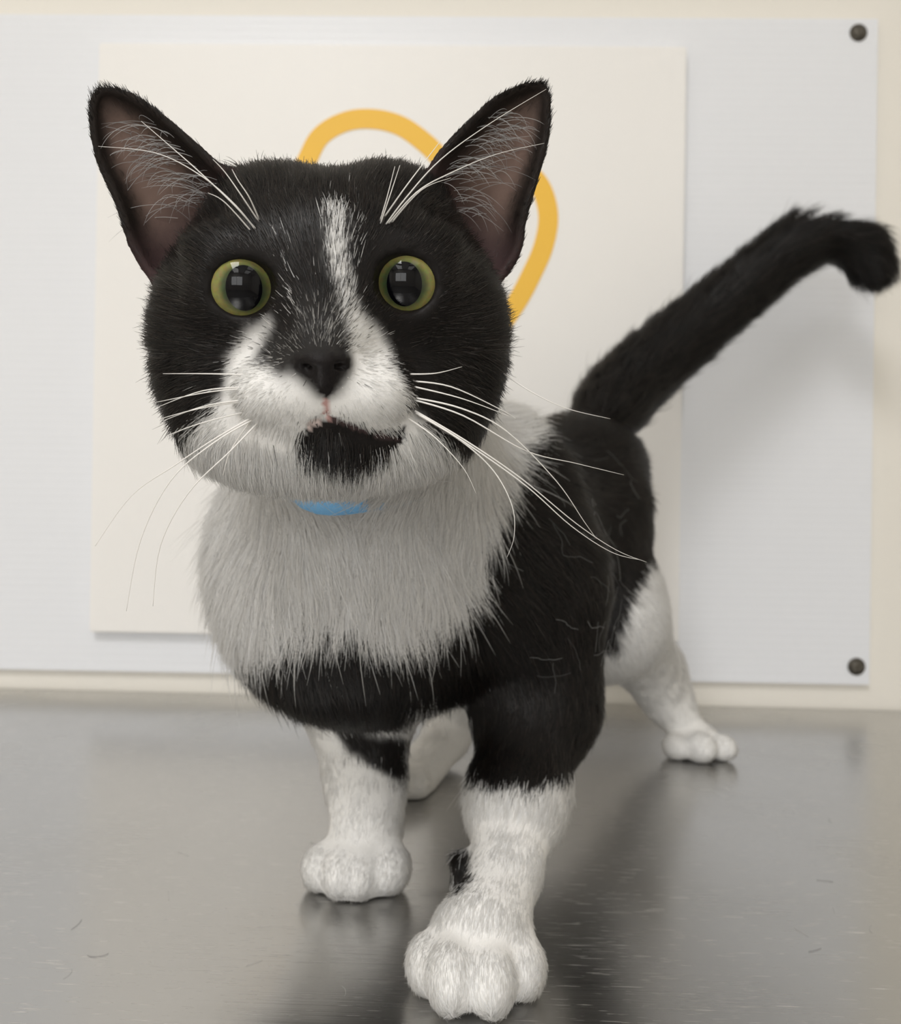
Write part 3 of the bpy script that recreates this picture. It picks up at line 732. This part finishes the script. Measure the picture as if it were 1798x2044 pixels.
def dome(rad_in, rad_out, R_, rings, N, ex=1., ez=1.):
    """ring-shaped piece of a sphere, facing local -y... forward is +y"""
    bm = bmesh.new(); rows = []
    for i in range(rings + 1):
        r = rad_in + (rad_out - rad_in) * i / rings
        row = []
        for k in range(N):
            a = 6.28318 * k / N; f = 1 - i / rings
            x = r * math.cos(a) * ((ex - 1) * f + 1); z = r * math.sin(a) * ((ez - 1) * f + 1)
            row.append(bm.verts.new((x, math.sqrt(max(R_ * R_ - x * x - z * z, 0)), z)))
        rows.append(row)
    for a, b in zip(rows[:-1], rows[1:]):
        for k in range(N):
            bm.faces.new((a[k], a[(k + 1) % N], b[(k + 1) % N], b[k]))
    return bm, rows
look = [(.0006, -.0002), (-.0002, -.0002)]
for n_, (e, c) in enumerate(zip(EYES, eye_c)):
    bm = bmesh.new(); bmesh.ops.create_uvsphere(bm, u_segments=40, v_segments=24, radius=EYE_R - .0003)
    eye = bm_obj('eye', bm, m_globe, None, True)
    MB = Matrix.Identity(4)
    fwd = (CAM - c); fwd = fwd / np.linalg.norm(fwd); rgt = HR - fwd * (HR @ fwd); rgt /= np.linalg.norm(rgt); upp = np.cross(rgt, fwd)
    for i in range(3): MB[i][0] = rgt[i]; MB[i][1] = fwd[i]; MB[i][2] = upp[i]; MB[i][3] = c[i]
    eye.parent = cat; eye.matrix_world = MB
    eye['label'] = 'round yellow-green eye with a wide dark pupil'
    PW, PH = .0050, .0062
    bm, rows = dome(PW, .0106, EYE_R, 10, 48, 1., PH / PW)
    iris = bm_obj('iris', bm, m_iris, None, True); iris.parent = eye
    bm, rows = dome(.0004, PW, EYE_R, 6, 48, 1., 1.)
    for v in bm.verts: v.co.z *= PH / PW; v.co.y = math.sqrt(EYE_R ** 2 - v.co.x ** 2 - v.co.z ** 2)
    bm.faces.new([v for v in rows[0]])
    pup = bm_obj('pupil', bm, m_pupil, None, True); pup.parent = eye

# ------------------------------------------------------------------ whiskers
m_whisk = mat('whisker_white', (.82, .80, .77), .4, 0, .4); noise_bump(m_whisk, 300, .02)
def whisker(pix, r0=.00030, r1=.00006):
    P = catmull([np.array(H(*p)) if True else p for p in pix], 6)
    n = len(P); S = 6; vs, fs = [], []
    for i in range(n):
        t = P[min(i + 1, n - 1)] - P[max(i - 1, 0)]; t = t / np.linalg.norm(t)
        a = np.cross(t, HF + .3 * HU); a /= np.linalg.norm(a); b = np.cross(t, a)
        r = r0 + (r1 - r0) * (i / (n - 1)) ** .8
        for k in range(S): vs.append(P[i] + r * (a * math.cos(6.28318 * k / S) + b * math.sin(6.28318 * k / S)))
    for i in range(n - 1):
        for k in range(S): fs.append((i * S + k, i * S + (k + 1) % S, (i + 1) * S + (k + 1) % S, (i + 1) * S + k))
    fs.append(tuple(range(S))[::-1]); fs.append(tuple((n - 1) * S + k for k in range(S)))
    me_ = bpy.data.meshes.new('whisker'); me_.from_pydata([tuple(v) for v in vs], [], fs)
    return link('whisker', me_, m_whisk, cat, True)
WH = [
 # muzzle, left of photo
 [(495, 748, 4.0), (410, 746, 3.9), (325, 746, 3.6)],
 [(500, 772, 4.1), (405, 780, 4.2), (316, 812, 4.0)],
 [(505, 775, 4.1), (420, 782, 4.3), (312, 803, 4.2)],
 [(500, 797, 4.2), (410, 810, 4.4), (325, 840, 4.3)],
 [(495, 800, 4.2), (400, 815, 4.4), (320, 836, 4.3)],
 [(490, 822, 4.1), (400, 845, 4.4), (332, 870, 4.4)],
 [(512, 828, 4.2), (430, 875, 4.4), (350, 928, 4.2), (262, 990, 3.6), (190, 1090, 2.8)],
 [(515, 832, 4.2), (425, 885, 4.5), (340, 960, 4.5), (280, 1080, 4.2), (252, 1220, 3.6)],
 [(520, 838, 4.2), (460, 900, 4.5), (375, 985, 4.4), (320, 1090, 4.0), (305, 1210, 3.4)],
 [(500, 840, 4.1), (460, 900, 4.3), (445, 950, 4.2)],
 # muzzle, right of photo
 [(812, 747, 4.0), (870, 745, 4.0), (922, 732, 3.6)],
 [(815, 760, 4.0), (900, 772, 4.2), (1000, 818, 4.0), (1030, 836, 3.8)],
 [(818, 770, 4.1), (920, 795, 4.4), (1020, 832, 4.2)],
 [(822, 793, 4.1), (920, 815, 4.6), (1010, 860, 4.6), (1110, 960, 4.2), (1165, 1040, 3.8), (1190, 1075, 3.5)],
 [(822, 797, 4.1), (925, 830, 4.6), (1050, 900, 4.4), (1150, 925, 3.6), (1245, 948, 2.6)],
 [(828, 820, 4.1), (930, 880, 4.6), (1040, 955, 4.6), (1150, 1045, 4.2), (1230, 1098, 3.6), (1290, 1122, 3.0)],
 [(830, 824, 4.1), (935, 888, 4.8), (1050, 970, 4.8), (1140, 1050, 4.5), (1220, 1102, 4.0), (1280, 1118, 3.6)],
 [(835, 828, 4.1), (920, 880, 4.6), (985, 940, 4.8), (1022, 1010, 4.9), (1026, 1070, 4.8), (1012, 1112, 4.6)],
 [(815, 835, 4.2), (870, 875, 4.5), (925, 935, 4.5), (950, 985, 4.3)],
 [(1000, 742, 1.4), (1060, 782, 2.0), (1130, 815, 2.0), (1218, 836, 1.6)],
 # above the eyes, left
 [(520, 472, 3.2), (470, 410, 3.6), (400, 350, 3.4), (310, 305, 2.6), (196, 292, 1.4)],
 [(518, 466, 3.2), (470, 412, 3.7), (400, 345, 3.6), (340, 292, 3.1), (282, 242, 2.4)],
 [(512, 474, 3.2), (450, 405, 3.6), (415, 385, 3.4)],
 [(520, 448, 3.1), (485, 395, 3.6), (450, 345, 3.6), (425, 318, 3.4)],
 [(518, 440, 3.1), (498, 395, 3.6), (475, 360, 3.7), (463, 338, 3.6)],
 # above the eyes, right
 [(752, 468, 3.2), (775, 400, 3.7), (798, 330, 3.6)],
 [(754, 455, 3.2), (772, 395, 3.6), (788, 332, 3.6)],
 [(768, 432, 3.2), (808, 375, 3.7), (848, 322, 3.5), (880, 280, 3.0)],
 [(760, 462, 3.2), (810, 395, 3.8), (880, 318, 3.8), (980, 245, 3.0), (1090, 178, 1.6)],
 [(764, 460, 3.2), (830, 385, 3.7), (900, 345, 3.3), (990, 308, 2.5), (1086, 286, 1.4)],
 [(775, 452, 3.2), (840, 380, 3.6), (900, 355, 3.0)],
]
for wpx in WH: whisker(wpx, .00026 if wpx[0][1] < 500 else .00030)

# ------------------------------------------------------------------ collar
from mathutils.bvhtree import BVHTree
bvh = BVHTree.FromPolygons([tuple(v) for v in V], [tuple(int(k) for k in f) for f in F])
def collar():
    d = ray(668, 996); hit = bvh.ray_cast(Vector(CAM), Vector(d / np.linalg.norm(d)))
    front = np.array(hit[0]); print('collar front', front)
    c0 = front + np.array((.004, .052, .040))
    ax1 = front - c0; ax1 /= np.linalg.norm(ax1)
    side = HR - ax1 * (HR @ ax1); side /= np.linalg.norm(side); nrm = np.cross(side, ax1)
    bm = bmesh.new(); rows = []; N = 72; rr_ = []
    for k in range(N):
        a = 6.28318 * k / N; out = ax1 * math.cos(a) + side * math.sin(a)
        h_ = bvh.ray_cast(Vector(c0), Vector(out))
        rr_.append(min(h_[3] if h_[3] else .06, .075))
    rr_ = np.array(rr_)
    for _ in range(6): rr_ = (np.roll(rr_, 1) + 2 * rr_ + np.roll(rr_, -1)) / 4
    for k in range(N):
        a = 6.28318 * k / N; out = ax1 * math.cos(a) + side * math.sin(a)
        lift_ = -.0010 + .0052 * max(math.cos(a + .09), 0) ** 45        # the buckle side stands out of the fur under the chin
        ctr = c0 + out * (rr_[k] + lift_)
        rows.append([bm.verts.new(ctr + out * du + nrm * dv) for du, dv in ((-.0012, -.005), (.0006, -.005), (.0006, .005), (-.0012, .005))])
    for k in range(N):
        a, b = rows[k], rows[(k + 1) % N]
        for q in range(4): bm.faces.new((a[q], b[q], b[(q + 1) % 4], a[(q + 1) % 4]))
    o = bm_obj('collar', bm, m_blue, cat, True); o['label'] = 'light blue collar half hidden in the neck fur'
collar()
# ------------------------------------------------------------------ loose hairs
sel = np.nonzero(np.isin(hp, [Pn('torso'), Pn('leg_a')]) & (hw < .5) & ((Nn @ np.array((.5, -.8, .2))) > .3))[0]
hx, hy = proj(R[sel]); sel = sel[(hx > 1030) & (hx < 1270) & (hy > 900) & (hy < 1350)]
sel = rng.choice(sel, 60); k = 9; st_ = np.zeros((60, k, 3)); ang = rng.uniform(0, 6.28, 60); cv_ = rng.normal(0, .10, 60)
p_ = R[sel] + Nn[sel] * .0055; T1 = D[sel]; T2 = np.cross(Nn[sel], T1)
for q in range(k):
    st_[:, q] = p_; sl = rng.uniform(.0012, .0026, 60)[:, None]
    p_ = p_ + (T1 * np.cos(ang)[:, None] + T2 * np.sin(ang)[:, None]) * sl; ang = ang + cv_ + rng.normal(0, .25, 60)
o = curves_obj('shed_hair', st_, np.full(k, .00007), np.full((60, 3), .40) * rng.uniform(.25, 1.0, (60, 1)), m_fur, cat, Nn[sel])
tag(o, 'loose pale hairs clinging to the black side', None, None, 'stuff')
nt = 20; k = 6; st_ = np.zeros((nt, k, 3)); ang = rng.uniform(0, 6.28, nt); cv_ = rng.normal(0, .18, nt)
tx = np.array([U(a, b, 1) for a, b in zip(rng.uniform(30, 1780, nt), rng.uniform(1560, 2040, nt))])
tdir = tx - CAM; p_ = CAM + tdir * (CAM[2] / -tdir[:, 2])[:, None]; p_[:, 2] = .00022
for q in range(k):
    st_[:, q] = p_; sl = rng.uniform(.0008, .0024, nt)
    p_ = p_ + np.stack([np.cos(ang) * sl, np.sin(ang) * sl, np.zeros(nt)], 1); ang = ang + cv_
o = curves_obj('table_hair', st_, np.full(k, .000045), np.where(rng.random((nt, 1)) < .4, .02, .6) * np.ones((nt, 3)), m_fur, None, np.tile((0, 0, 1.), (nt, 1)))
tag(o, 'few loose cat hairs lying on the steel table', 'hair', None, 'stuff')
print('script', round(time.time() - T0, 1))
